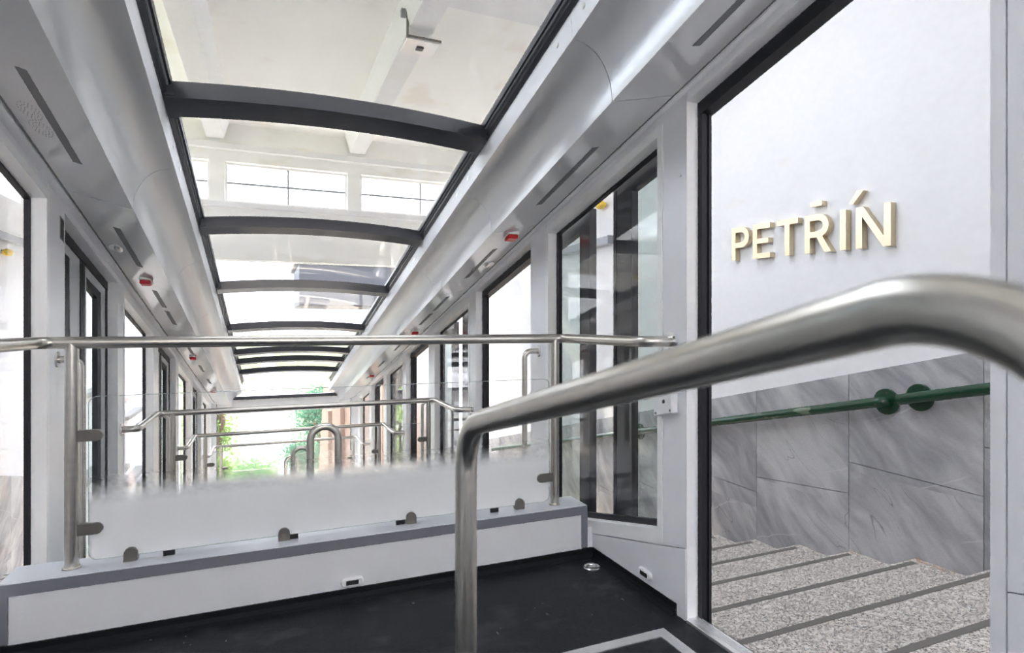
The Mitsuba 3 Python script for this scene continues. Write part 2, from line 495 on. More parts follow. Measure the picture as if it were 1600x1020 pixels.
    for k in range(5):
        y0, y1, fz = plat[k]
        ya, yb = (1.915 + P * (k - 1), y1)
        runs = [(REAR, 0.74), (1.915, y1)] if k == 0 else ([(y0, 0.74 + P * k), (1.915 + P * k, y1)] if k < 4 else [(y0, y1)])
        for (a, b) in runs:
            if b - a < 0.03:
                continue
            prof = [(WALL + 0.002, fz - 0.02), (WALL - 0.03, fz - 0.02), (WALL - 0.03, fz + 0.001), (WALL - 0.012, fz + 0.008), (WALL - 0.006, fz + 0.024), (WALL - 0.005, fz + 0.046), (WALL + 0.002, fz + 0.046)]
            obj(f"baseboard_{nm}__strip", side(prism_y(prof, a, b), s, False), "mat_skirting")

# ------------------------------------------------------------------ ceiling: soffits, coves, strips, rails, bars and glass
ceil = struct("ceiling", "glazed barrel roof of the car with silver coves and grey soffits", "ceiling")
RE = 10.55                                            # where the level part of the glass roof ends
seams = [REAR] + [1.86 + 1.265 * i for i in range(8)] + [FRONT]
cove_pts = [(0.712, 0.852)] + [(0.712 + 0.166 * math.sin(t) ** 0.92, 0.652 + 0.20 * math.cos(t)) for t in np.linspace(0.06, math.pi / 2, 18)]
for s, nm in SIDES:
    for a, b in zip(seams, seams[1:]):
        g = 0.0022
        prof = [(0.878, 0.650), (1.158, 0.7165), (1.158, 0.73), (0.878, 0.664)]
        obj("ceiling__soffit_panel", side(prism_y(prof, a + g, b - g), s), "mat_soffit")
        cb = [(o + 0.012, z + 0.012) for o, z in cove_pts[::-1]]
        obj("ceiling__cove_panel", side(prism_y(cove_pts[::-1] + [(0.712, 0.866)] + [(o + 0.02, z + 0.02) for o, z in cove_pts[1:]], a + g, b - g), s), "mat_cove", 35)
        obj("ceiling__side_strip", side(prism_y([(0.7025, 0.947), (0.710, 0.852), (0.722, 0.852), (0.722, 0.947)], a + g * 0.7, b - g * 0.7), s), "mat_strip")
    obj("ceiling__seam_backing", side(join(prism_y([(0.89, 0.672), (1.15, 0.733), (1.15, 0.75), (0.89, 0.69)], REAR, FRONT),
                                           prism_y([(0.725, 0.885), (0.725, 0.95), (0.90, 0.95), (0.90, 0.885)], REAR, FRONT)), s), "mat_vent")
    obj("ceiling__glazing_rail", side(prism_y([(0.686, 0.96), (0.697, 0.9455), (0.714, 0.9455), (0.714, 1.02), (0.689, 1.02)], REAR, RE), s), "mat_graphite")
    obj("ceiling__glazing_bead", side(prism_y([(0.679, 0.992), (0.6815, 0.986), (0.688, 0.986), (0.688, 1.006), (0.679, 1.006)], REAR, RE), s), "mat_frame_grey")
    obj("ceiling__glazing_rail", side(prism_y([(0.668, 1.0), (0.670, 0.992), (0.680, 0.992), (0.680, 1.02), (0.668, 1.02)], REAR, RE), s), "mat_graphite")


def roof_z(o):
    return 1.001 + 0.036 * (1 - (o / 0.69) ** 2)


bars = [-0.5, 1.40, 2.70, 4.02, 5.29, 6.70, 7.98, 8.60, 9.42]
pane_edges = [b + 0.05 for b in bars] + [RE]
os_ = np.linspace(-0.69, 0.69, 25)
for a, b in zip(pane_edges, pane_edges[1:]):
    v, f = [], []
    for o in os_:
        v += [(C + o, a, zi(a, roof_z(o))), (C + o, b, zi(b, roof_z(o)))]
    for i in range(len(os_) - 1):
        f += [(2 * i, 2 * i + 2, 2 * i + 3), (2 * i, 2 * i + 3, 2 * i + 1)]
    obj("ceiling__roof_pane", trimesh.Trimesh(v, f, process=False), "mat_roof_glass", True)
for i, b in enumerate(bars):
    if i == 1:
        continue
    hw = 0.135 if i == 2 else 0.11
    up = [(C + o, roof_z(o) + 0.002) for o in os_]
    dn = [(C + o, roof_z(o) - 0.066) for o in os_[::-1]]
    obj("ceiling__roof_bar", shear(prism_y(up + dn, b, b + hw)), "mat_roof_bar", 30)
    for s in (1, -1):
        obj("ceiling__bar_bracket", side(prism_y([(0.66, 0.945), (0.700, 0.9445), (0.700, 0.985), (0.66, 0.985)], b - 0.004, b + hw + 0.03), s), "mat_graphite")
# screws on the white strips, in pairs at the joints
for s in (1, -1):
    for i in range(7):
        for dy in (-0.09, 0.11):
            y = 1.86 + 1.265 * i + dy
            obj("ceiling__screw", side(disc((0.7052, y, 0.905), (-1, 0, -0.08), 0.0095, 0.003, 14, 0.001), s), "mat_chrome", 30)
# recessed slots in the soffits
for s in (1, -1):
    for a in (0.985, 2.215, 3.44, 4.49, 5.0, 6.2, 7.25, 8.2):
        ln = 0.58 if a < 4.4 else 0.42
        z = lambda o: 0.650 + 0.2375 * (o - 0.878)
        obj("ceiling__air_slot", side(prism_y([(1.004, z(1.004) - 0.0012), (1.038, z(1.038) - 0.0012), (1.038, z(1.038) + 0.003), (1.004, z(1.004) + 0.003)], a, a + ln), s), "mat_vent")

# ------------------------------------------------------------------ ends of the car
wf = struct("wall_front", "white front end of the car around its wide windscreen", "wall")
zf = lambda zl: zi(FRONT, zl)
xl, xr = C - 1.10, C + 1.095
obj("wall_front__header_panel", box(xl, xr, FRONT, FRONT + 0.05, -1.49, -1.258, 0.004), "mat_white")
obj("wall_front__side_panel", box(C - 1.32, xl - 0.008, FRONT, FRONT + 0.05, -4.6, -1.0, 0.003), "mat_white")
obj("wall_front__side_panel", box(xr + 0.008, C + 1.32, FRONT, FRONT + 0.05, -4.6, -1.0, 0.003), "mat_white")
obj("wall_front__lower_panel", box(xl, xr, FRONT, FRONT + 0.05, -4.6, -2.75, 0.003), "mat_white")
obj("wall_front__blind_box", box(C - 0.945, C + 0.96, FRONT - 0.06, FRONT + 0.03, -1.252, -1.198, 0.004), "mat_graphite")
obj("wall_front__gasket", join(box(xl - 0.009, xl + 0.001, FRONT + 0.005, FRONT + 0.045, -2.76, -1.255), box(xr - 0.001, xr + 0.009, FRONT + 0.005, FRONT + 0.045, -2.76, -1.255)), "mat_rubber")
wsn = struct("window_9", "wide windscreen at the downhill end of the car", "window")
obj("window_9__pane", sheet([(xl, FRONT + 0.03, -2.76), (xr, FRONT + 0.03, -2.76), (xr, FRONT + 0.03, -1.48), (xl, FRONT + 0.03, -1.48)]), "mat_windscreen")
obj("window_9__upper_pane", sheet([(C - 0.95, FRONT + 0.02, -1.2), (C + 0.95, FRONT + 0.02, -1.2), (C + 0.70, RE, zi(RE, 1.0)), (C - 0.70, RE, zi(RE, 1.0))]), "mat_glass")
wb = struct("wall_back", "uphill end wall of the car behind the camera", "wall")
bx0, bx1, bz0, bz1 = C - 1.12, C + 1.12, -0.35, 1.28
fr = cs([(C - 1.32, -1.4), (C + 1.32, -1.4), (C + 1.32, 1.95), (C - 1.32, 1.95)]) - cs(rect(bx0, bx1, bz0, bz1))
obj("wall_back__panel", prism_y(fr, REAR - 0.05, REAR), "mat_white")
obj("wall_back__pane", sheet([(bx0, REAR - 0.02, bz0), (bx1, REAR - 0.02, bz0), (bx1, REAR - 0.02, bz1), (bx0, REAR - 0.02, bz1)]), "mat_glass")

# ------------------------------------------------------------------ step risers, guard rails with glass screens
RAIL = 0.0225
NTH = ["nearest", "second nearest", "third nearest", "farthest"]
for k in range(4):
    d, dz = P * k, -DROP * k
    y, z = 2.57 + d, dz
    t = thing("step_riser", f"low white step riser with grey edge trim, {NTH[k]} of the car steps", "step riser", "step risers between the platforms")
    xa, xb = C - 1.185, C + 1.185
    obj(t + "__panel", box(xa + 0.03, xb - 0.03, y + 0.004, y + 0.12, FLOOR + z + 0.02, z - 0.93), "mat_white")
    obj(t + "__cap", box(xa, xb, y, y + 0.175, z - 0.948, z - 0.905, 0.003), "mat_sill")
    obj(t + "__edge_trim", box(xa + 0.002, xb - 0.002, y - 0.003, y + 0.001, z - 0.951, z - 0.908), "mat_grey_trim")
    for s in (1, -1):
        obj(t + "__end_trim", box(C + s * 1.169 - 0.017, C + s * 1.169 + 0.017, y - 0.003, y + 0.15, z - 1.118, z - 0.945, 0.002), "mat_grey_trim")
    obj(t + "__kick_strip", prism_x([(y - 0.006, FLOOR + z + 0.0), (y - 0.028, FLOOR + z - 0.002), (y - 0.012, FLOOR + z + 0.008), (y - 0.006, FLOOR + z + 0.024), (y - 0.005, FLOOR + z + 0.046), (y + 0.006, FLOOR + z + 0.046), (y + 0.006, FLOOR + z - 0.01)][::-1], C - 1.18, C + 1.215), "mat_skirting")
    obj(t + "__downhill_face", box(xa + 0.01, xb - 0.01, y + 0.121, y + 0.165, FLOOR + z - DROP - 0.03, z - 0.949), "mat_white")
    for a, b in ((xb + 0.002, C + 1.218),):
        obj(t + "__end_filler", box(a, b, y + 0.006, y + 0.16, FLOOR + z - DROP - 0.03, z - 1.02), "mat_white")

    g = thing("guard_rail", f"steel guard rail with half frosted glass screen, the {NTH[k]} across the car", "handrail", "guard rails across the car")
    zr, yp = -0.061 + dz, 2.65 + d
    pl, prr = -0.678, 1.350
    path = [(C - WALL + LEFT_IN + 0.006, yp - 0.70, zr), (-0.785, yp - 0.70, zr), (-0.785, yp, zr), (1.405, yp, zr), (1.405, yp - 0.70, zr), (C + WALL - 0.006, yp - 0.70, zr)]
    obj(g + "__handrail", tube(path, RAIL, 0.055, 24, 8), "mat_steel", 40)
    for px in (pl, prr):
        ps = obj(g + "__post", tube([(px, yp, z - 0.9035), (px, yp, zr)], RAIL, 0, 24), "mat_steel", 40)
        obj(ps + "__foot_ring", disc((px, yp, z - 0.904), (0, 0, 1), RAIL + 0.008, 0.006, 24, 0.002), "mat_steel", 30)
        sx = 1 if px < 0 else -1
        for zc in (-0.412, -0.765):
            sec = cs(rect(-0.028, 0.045, -0.021, 0.021)) + m3.CrossSection.circle(0.021, 24).translate((0.045, 0))
            m = tm(m3.Manifold.extrude(sec, 0.024))
            v = m.vertices
            m.vertices = np.c_[px + sx * (v[:, 0] + 0.034), yp + 0.012 - v[:, 2], v[:, 1] + zc + dz]
            if sx < 0:
                m.invert()
            m.fix_normals()
            obj(g + "__glass_clamp", m, "mat_clamp", 30)
    for s in (1, -1):
        fl = obj(g + "__wall_flange", side(disc((WALL - 0.001, yp - 0.70, zr), (-1, 0, 0), 0.042, 0.007, 28, 0.002), s, False), "mat_chrome", 30)
        for a in (0.5, 2.6, 4.7):
            obj(fl + "__screw", side(disc((WALL - 0.008, yp - 0.70 + 0.033 * math.cos(a), zr + 0.033 * math.sin(a)), (-1, 0, 0), 0.0055, 0.003, 10), s, False), "mat_clamp")
    q = g
    gx0, gx1, gz0, gz1, rr = -0.625, 1.318, z - 0.885, z - 0.266, 0.03
    out = []
    for cx, cz, a0 in ((gx1 - rr, gz1 - rr, 0), (gx0 + rr, gz1 - rr, 90), (gx0 + rr, gz0 + rr, 180), (gx1 - rr, gz0 + rr, 270)):
        out += [(cx + rr * math.cos(math.radians(a0 + t_)), cz + rr * math.sin(math.radians(a0 + t_))) for t_ in range(0, 91, 15)]
    zs = z - 0.572                                     # the film starts below this line
    pk = g + "__glass_screen"
    for half, mat in ((cs(out) ^ cs(rect(gx0, gx1, zs, gz1)), "mat_glass"), (cs(out) ^ cs(rect(gx0, gx1, gz0, zs)), "mat_screen_glass")):
        poly = half.to_polygons()[0]
        cen = poly.mean(0)
        pv = np.array([(x, yp, zz_) for x, zz_ in poly] + [(cen[0], yp, cen[1])])
        nf = len(poly)
        k_ = pk if mat == "mat_glass" else pk + "__frosted_part"
        obj(k_, trimesh.Trimesh(pv, [(i, (i + 1) % nf, nf) for i in range(nf)], process=False), mat)
    note(pk, "clear glass screen with a frosted lower half")
    ed = cs(out).offset(0.0015, m3.JoinType.Round) - cs(out).offset(-0.0005, m3.JoinType.Round)
    obj(pk + "__polished_edge", prism_y(ed, yp - 0.004, yp + 0.004), "mat_glass_edge" if "mat_glass_edge" in scene else pr("mat_glass_edge", (0.42, 0.47, 0.46), 0.2))
    for cx in (-0.488, 0.064, 0.608, 1.152):
        sec = cs(rect(-0.023, 0.023, 0.0, 0.028)) + m3.CrossSection.circle(0.023, 24).translate((0, 0.028))
        m = prism_y(sec, yp - 0.016, yp + 0.016)
        m.apply_translation((cx, 0, z - 0.9045))
        obj(pk + "__clip", m, "mat_clamp", 30)
    for cx in (-0.36, 0.10, 0.56, 0.86, 1.02):
        obj(pk + "__seat_strip", box(cx - 0.02, cx + 0.02, yp - 0.006, yp + 0.006, z - 0.9045, z - 0.885), "mat_rubber")

# the hoops on the centre line
hz = ["nearest", "middle", "farthest"]
for k in range(3):
    t = thing("hoop_rail", f"narrow steel hoop standing on the car floor, {hz[k]} of three in a line", "hoop rail", "hoop rails on the centre line")
    yy, zt, fz = 3.56 + P * k, -0.585 - DROP * k, FLOOR - DROP * (k + 1)
    cx = 0.306
    obj(t + "__tube", tube([(cx - 0.078, yy, fz), (cx - 0.078, yy, zt), (cx + 0.078, yy, zt), (cx + 0.078, yy, fz)], 0.0215, 0.0778, 24, 14), "mat_steel", 40)
    for sx in (-1, 1):
        obj(t + "__foot_ring", disc((cx + sx * 0.078, yy, fz), (0, 0, 1), 0.036, 0.007, 24, 0.002), "mat_steel", 30)

# the big rail in the foreground
t = thing("sloping_handrail", "thick brushed steel handrail sloping up towards the camera, bent down into a post", "handrail")
X = 0.345
zz = lambda y: -0.575 - S * (y - Y0)
obj(t + "__tube", tube([(X, 1.045, FLOOR), (X, 1.045, zz(1.045)), (X, 0.108, zz(0.108)), (X, 0.108, FLOOR)], 0.0205, 0.108, 40, 30), "mat_steel", 40)
for y in (1.045, 0.108):
    obj(t + "__foot_ring", disc((X, y, FLOOR), (0, 0, 1), 0.036, 0.007, 28, 0.002), "mat_steel", 30)

# grab handles by the doors
for s, nm in SIDES:
    for k in range(3):
        t = thing("grab_handle", f"vertical steel grab handle beside the {ORD[k + 1]} door of the {nm} wall", "grab handle", "vertical grab handles by the doors")
        yy, o = 3.225 + P * k, WALL - 0.092
        z0, z1 = -1.36 - DROP * k, -0.15 - DROP * k
        obj(t + "__bar", side(tube([(WALL - 0.004, yy, z1), (o, yy, z1), (o, yy, z0), (WALL - 0.004, yy, z0)], 0.0165, 0.05, 20, 8), s, False), "mat_steel", 40)
        for z in (z0, z1):
            obj(t + "__wall_flange", side(disc((WALL - 0.001, yy, z), (-1, 0, 0), 0.036, 0.006, 24, 0.002), s, False), "mat_chrome", 30)

# ------------------------------------------------------------------ small fittings in the car
t = thing("floor_hatch", "rectangular floor hatch with a wide aluminium frame beside the sloping handrail", "floor hatch")
hx0, hx1, hy0, hy1 = 0.50, 1.412, 0.85, 1.846
fr = cs(rect(hx0, hx1, hy0, hy1)) - cs(rect(hx0 + 0.047, hx1 - 0.047, hy0 + 0.047, hy1 - 0.047))
obj(t + "__frame", prism_z(fr, FLOOR - 0.004, FLOOR + 0.004), "mat_aluminium")
obj(t + "__lid", prism_z(rect(hx0 + 0.05, hx1 - 0.05, hy0 + 0.05, hy1 - 0.05), FLOOR - 0.004, FLOOR + 0.001), "mat_vinyl")
t = thing("floor_lashing_eye", "round chrome lashing point set in the floor by the step riser", "floor fitting")
obj(t + "__rim", trimesh.creation.revolve([(0.024, -0.003), (0.042, -0.003), (0.042, 0.002), (0.037, 0.006), (0.027, 0.004), (0.024, -0.003)], sections=36).apply_translation((1.452, 2.452, FLOOR + 0.001)), "mat_chrome", 30)
obj(t + "__cup", disc((1.452, 2.452, FLOOR), (0, 0, 1), 0.025, 0.0015, 24), "mat_clamp")
obj(t + "__cross_bar", box(1.430, 1.474, 2.447, 2.457, FLOOR + 0.001, FLOOR + 0.005, 0.001), "mat_chrome")


def pill(w, h, d, n=10):
    c = m3.CrossSection.circle(h / 2, 32)
    s = (c.translate((-(w - h) / 2, 0)) + c.translate(((w - h) / 2, 0)) + cs(rect(-(w - h) / 2, (w - h) / 2, -h / 2, h / 2)))
    base = m3.Manifold.extrude(s, d * 0.55)
    top = m3.Manifold.extrude(s, d * 0.45, 0, 0.0, (0.88, 0.72)).translate((0, 0, d * 0.55))
    return tm(base + top)


def step_light(label, place):
    t = thing("step_light", label, "step light")
    a, b = pill(0.098, 0.04, 0.012), box(-0.026, 0.026, -0.0095, 0.0095, 0.0105, 0.0125)
    for m in (a, b):
        place(m)
    obj(t + "__housing", a, "mat_white_plastic", 30)
    obj(t + "__lens", b, "mat_dark_lens")


def on_riser(m):
    v = m.vertices
    m.vertices = np.c_[v[:, 0] + 0.335, 2.574 - v[:, 2], v[:, 1] - 1.098]


def on_wall(m):
    v = m.vertices
    m.vertices = np.c_[C + WALL - v[:, 2], 2.125 - v[:, 0], v[:, 1] - 1.085]


step_light("small white oval step light with dark lens low on the white step riser", on_riser)
step_light("small white oval step light with dark lens low on the right wall by the door", on_wall)

t = thing("door_control_box", "light grey key switch box on the pillar between the first right doorway and window", "switch box")
obj(t + "__housing", side(box(WALL - 0.032, WALL - 0.0005, 1.905, 2.028, -0.455 - 0.075, -0.455 + 0.075, 0.005), 1), "mat_white")
obj(t + "__keyhole", side(disc((WALL - 0.032, 1.958, -0.475), (-1, 0, 0), 0.008, 0.002, 20), 1), "mat_dark_lens")
for dy in (-0.045, 0.048):
    obj(t + "__screw", side(disc((WALL - 0.032, 1.962 + dy, -0.517), (-1, 0, 0), 0.005, 0.002, 12), 1), "mat_clamp")
t = thing("indicator_panel", "small black indicator panel high on the left wall pillar", "indicator panel")
obj(t + "__housing", side(box(WALL - 0.003, WALL + 0.001, 3.268, 3.312, 0.405 + 0.155, 0.495 + 0.155, 0.001), -1), "mat_dark_lens")
obj(t + "__rim", side(prism_x(ring(rect(3.262, 3.318, 0.552, 0.658), rect(3.268, 3.312, 0.558, 0.652)), WALL - 0.002, WALL + 0.001), -1), "mat_frame_grey")


def soffit_z(o):
    return 0.650 + 0.2375 * (o - 0.878)


for s, nm, ys in ((1, "right", (3.22, 5.70, 8.3)), (-1, "left", (4.28, 6.78, 9.25))):
    for i, y in enumerate(ys):
        t = thing("emergency_handle", f"red emergency handle in the soffit above the {nm} wall, {('nearest', 'second', 'third')[i]} from the camera", "emergency handle", "red emergency handles on the soffits")
        o = 1.035
        z = soffit_z(o)
        obj(t + "__base", side(box(o - 0.036, o + 0.036, y - 0.05, y + 0.05, z - 0.012, z + 0.004, 0.002), s), "mat_white_plastic")
        obj(t + "__grip", side(join(box(o - 0.032, o + 0.032, y - 0.045, y + 0.012, z - 0.036, z - 0.011, 0.005), box(o - 0.026, o + 0.026, y + 0.012, y + 0.04, z - 0.026, z - 0.011, 0.004)), s), "mat_red")
for s, nm in SIDES:
    for i, y in enumerate((3.765, 6.295)):
        t = thing("door_sensor", f"small chrome sensor dome under the soffit above the {ORD[i + 1]} {nm} door", "door sensor", "chrome sensors above the doors")
        o = 1.085
        m = trimesh.creation.icosphere(2, 0.03)
        m.apply_scale((0.75, 1.5, 0.5))
        m.apply_translation((o, y, soffit_z(o) - 0.004))
        obj(t + "__dome", side(m, s), "mat_chrome", True)
        obj(t + "__collar", side(disc((o, y, soffit_z(o) - 0.003), (0, 0, 1), 0.05, 0.006, 24), s), "mat_white")
# perforated loudspeaker field on the left soffit
t = thing("ceiling_speaker", "faint ring pattern of speaker holes in the left soffit beside the air slot", "speaker")
ms = []
for cy in (-0.055, 0.055):
    for r, n_ in ((0.02, 8), (0.035, 14), (0.05, 20)):
        for j in range(n_):
            a = 2 * math.pi * j / n_
            o, y = 1.085 + 0.72 * r * math.cos(a), 2.535 + cy + r * math.sin(a)
            ms.append(disc((o, y, soffit_z(o) - 0.0009), (0, 0, 1), 0.0022, 0.002, 6))
obj(t + "__perforation", side(join(*ms), -1), "mat_vent")
labels[t + "__perforation"] = {"kind": "stuff"}
# pillar screws
for s, nm in SIDES:
    for k in range(3):
        for (y, z) in ((1.885, 0.42), (2.02, 0.30)):
            obj(f"wall_{nm}__screw_cap", side(disc((WALL - 0.0045, y + P * k, z), (-1, 0, 0), 0.006, 0.003, 12), s), "mat_white_plastic")

# ------------------------------------------------------------------ the station hall
XR, XL = 3.50, -2.88
YE, YB = 9.76, -6.0
ZC = 3.07
MT = lambda y: -0.30 - S * (y - 2.585)                # top of the marble
for s, nm, xw in ((1, "right", XR), (-1, "left", XL)):
    key = "wall_station_" + nm
    w = struct(key, f"white plastered station wall on the {nm} with grey marble tiles below", "wall")
    sec = cs([(YB, -7), (YE + 0.3, -7), (YE + 0.3, ZC), (YB, ZC)])
    holes = [rect(y0, y0 + 1.65, 1.55, 2.8) for y0 in (2.5, 4.3, 6.1, 7.9)] if s < 0 else []
    for h in holes:
        sec = sec - cs(h)
    obj(key + "__plaster", prism_x(sec, min(xw, xw + 0.25 * s), max(xw, xw + 0.25 * s)), "mat_plaster")
    for h in holes:
        y0, y1, z0, z1 = h[0][0], h[1][0], h[0][1], h[2][1]
        f_ = obj(key + "__clerestory_window", prism_x(ring(h, rect(y0 + 0.05, y1 - 0.05, z0 + 0.05, z1 - 0.05)), xw - 0.16, xw - 0.1), "mat_plaster")
        obj(f_ + "__pane", sheet([(xw - 0.13, y0, z0), (xw - 0.13, y1, z0), (xw - 0.13, y1, z1), (xw - 0.13, y0, z1)]), "mat_glass")
    # marble: columns of tiles, cut along the slope at the top, stepping down with the stairs
    x0, x1 = (xw - 0.03, xw - 0.004) if s > 0 else (xw + 0.004, xw + 0.03)
    xj0, xj1 = (xw - 0.022, xw + 0.001) if s > 0 else (xw - 0.001, xw + 0.022)
    obj(key + "__joint", prism_x([(-1.2, MT(-1.2) - 2.4), (YE + 0.2, MT(YE + 0.2) - 2.4), (YE + 0.2, MT(YE + 0.2) - 0.004), (-1.2, MT(-1.2) - 0.004)], xj0, xj1), "mat_joint")
    for i in range(-4, 11):
        y0, y1 = 1.855 + 0.77 * i + 0.002, 1.855 + 0.77 * (i + 1) - 0.002
        if y1 > YE + 0.2:
            y1 = YE + 0.2
        if y1 - y0 < 0.1:
            continue
        j = -0.885 - 0.232 * i + rng.uniform(-0.006, 0.006)
        jl, jr = {0: (-0.894, -0.876), 1: (-1.08, -1.156), 2: (-1.273, -1.259)}.get(i, (j - 0.02, j + 0.02))
        rows = [[(y0, jl + 0.002), (y1, jr + 0.002), (y1, MT(y1)), (y0, MT(y0))],
                [(y0, j - 1.0), (y1, j - 1.0), (y1, jr - 0.002), (y0, jl - 0.002)]]
        for r_ in rows:
            e = rng.uniform(0, 0.0015)
            obj(key + "__tile", prism_x(r_, x0 - (e if s > 0 else 0), x1 + (0 if s > 0 else e)), "mat_marble")
    # stairs beside the car
    st = struct("stairs_station_" + nm, f"granite platform stairs with dark nosing strips running down along the {nm} side of the car", "stairs")
    xa, xb = (1.70, xw - 0.03) if s > 0 else (xw + 0.03, -1.08)
    for i in range(-6, 21):
        yn, zn = 1.80 + 0.402 * i, -1.245 - 0.0985 * i
        k_ = obj(st + "__step", box(xa, xb, yn - 0.402, yn, zn - 0.35, zn, 0.004), "mat_granite")
        obj(k_ + "__nosing_strip", box(xa, xb - 0.075, yn - 0.055, yn - 0.024, zn - 0.004, zn + 0.0022), "mat_step_strip")

t = thing("fallen_leaves", "scattered orange brown leaf litter on the stair ends along the marble wall", "leaf litter", kind="stuff")
vv, ff = [], []
lr = np.random.default_rng(5)
for i in (0, 1, 2):
    yn, zn = 1.80 + 0.402 * i, -1.245 - 0.0985 * i
    for _ in range((70, 45, 14)[i]):
        x = XR - 0.036 - abs(lr.normal(0, 0.03)) - 0.004
        y = yn - lr.uniform(0.01, 0.36)
        a_, r_ = lr.uniform(0, 6.28), lr.uniform(0.004, 0.011)
        n0 = len(vv)
        for q_ in range(4):
            vv.append((min(x + r_ * math.cos(a_ + q_ * 1.57) * (1, .5)[q_ % 2], XR - 0.032), y + r_ * math.sin(a_ + q_ * 1.57) * (1, .5)[q_ % 2], zn + 0.0008 + lr.uniform(0, 0.003)))
        ff += [(n0, n0 + 1, n0 + 2), (n0, n0 + 2, n0 + 3)]
obj("fallen_leaves__litter", trimesh.Trimesh(vv, ff, process=False), pr("mat_litter", (0.5, 0.22, 0.08), 0.9, 0, 0.1))

# green handrails on the right-hand station wall
def hand(label, y0, y1, flanges, cap0, cap1):
    t = thing("station_handrail", label, "handrail")
    x = XR - 0.10
    zz_ = lambda y: -0.455 - 0.238 * (y - 2.37)
    pts = [(x, y0, zz_(y0)), (x, y1, zz_(y1))]
    if cap0:
        pts = [(XR - 0.02, y0 - 0.03, zz_(y0)), (x, y0 - 0.03, zz_(y0 - 0.03))] + pts[1:]
    obj(t + "__rail", tube(pts, 0.031, 0.07, 24, 8), "mat_green", 40)
    for y in flanges:
        fl = obj(t + "__flange", disc((XR - 0.034, y, zz_(y)), (-1, 0, 0), 0.078, 0.012, 32, 0.003), "mat_green", 30)
        if not (cap0 and abs(y - y0) < 0.1):
            obj(fl + "__arm", tube([(XR - 0.03, y, zz_(y)), (x, y, zz_(y))], 0.02, 0, 16), "mat_green", 40)


hand("dark green tubular handrail running downhill along the marble wall, bent into a round wall flange", 2.39, 8.9, (2.37, 4.9, 7.4), True, False)
hand("dark green tubular handrail with a blunt end, uphill of the gap between the two rails", -0.9, 2.255, (2.175, 0.3), False, False)

# the sign, letter by letter: flat profiles in (u to the right, v up), capital height 1
t = thing("station_sign", "brass letters PETŘÍN mounted on the white station wall above the green handrail", "sign")
ST = 0.165


def lp(*pts):
    return cs(list(pts))


def arc_band(cx, cy, r, w, a0, a1, n=20):
    a = np.radians(np.linspace(a0, a1, n))
    return cs([(cx + r * math.cos(q), cy + r * math.sin(q)) for q in a] + [(cx + (r - w) * math.cos(q), cy + (r - w) * math.sin(q)) for q in a[::-1]])


def bowl(w, h0, h1):
    r = (h1 - h0) / 2
    x = w - r
    return cs([(0, h0), (x, h0), (x, h0 + ST * 0.95), (0, h0 + ST * 0.95)]) + cs([(0, h1 - ST * 0.95), (x, h1 - ST * 0.95), (x, h1), (0, h1)]) + arc_band(x, (h0 + h1) / 2, r, ST, -91, 91, 24)


def bar(x0, x1, y0, y1):
    return cs(rect(x0, x1, y0, y1))


stem = bar(0, ST, 0, 1)
glyphs = [("P", stem + bowl(0.70, 0.38, 1.0), 0.0),
          ("E", stem + bar(0, 0.64, 0, 0.15) + bar(0, 0.58, 0.43, 0.575) + bar(0, 0.64, 0.85, 1.0), 0.221),
          ("T", bar(0, 0.72, 0.85, 1.0) + bar(0.36 - ST / 2, 0.36 + ST / 2, 0, 1), 0.448),
          ("R", stem + bowl(0.72, 0.40, 1.0) + cs([(0.32, 0.47), (0.47, 0.52), (0.80, 0.0), (0.60, 0.0)]), 0.691),
          ("I", stem, 0.962),
          ("N", stem + bar(0.86 - ST, 0.86, 0, 1) + cs([(0, 1.0), (0.19, 1.0), (0.86, 0), (0.67, 0)]), 1.074)]
H = 0.262
ya, za = 3.636, 0.528


def letter(section, u, key):
    m = tm(m3.Manifold.extrude(section, 0.046))
    v = m.vertices
    uu, vv, ww = u + H * v[:, 0], v[:, 1], v[:, 2]
    yy = ya - uu
    m.vertices = np.c_[XR - 0.004 - ww, yy, za + vv * H - 0.032 * (ya - yy)]
    m.fix_normals()
    return obj(key, m, "mat_letter_brass")


for ch, sec, u in glyphs:
    k_ = letter(sec, u, t + "__letter")
    note(k_, f"brass letter {ch}")
k_ = letter(bar(0.0, 0.36, 1.21, 1.335), 0.735, t + "__accent")
note(k_, "short brass bar over the letter R")
k_ = letter(cs([(-0.02, 1.12), (0.10, 1.10), (0.36, 1.39), (0.21, 1.43)]), 1.03, t + "__accent")
note(k_, "slanting brass acute accent over the letter I")

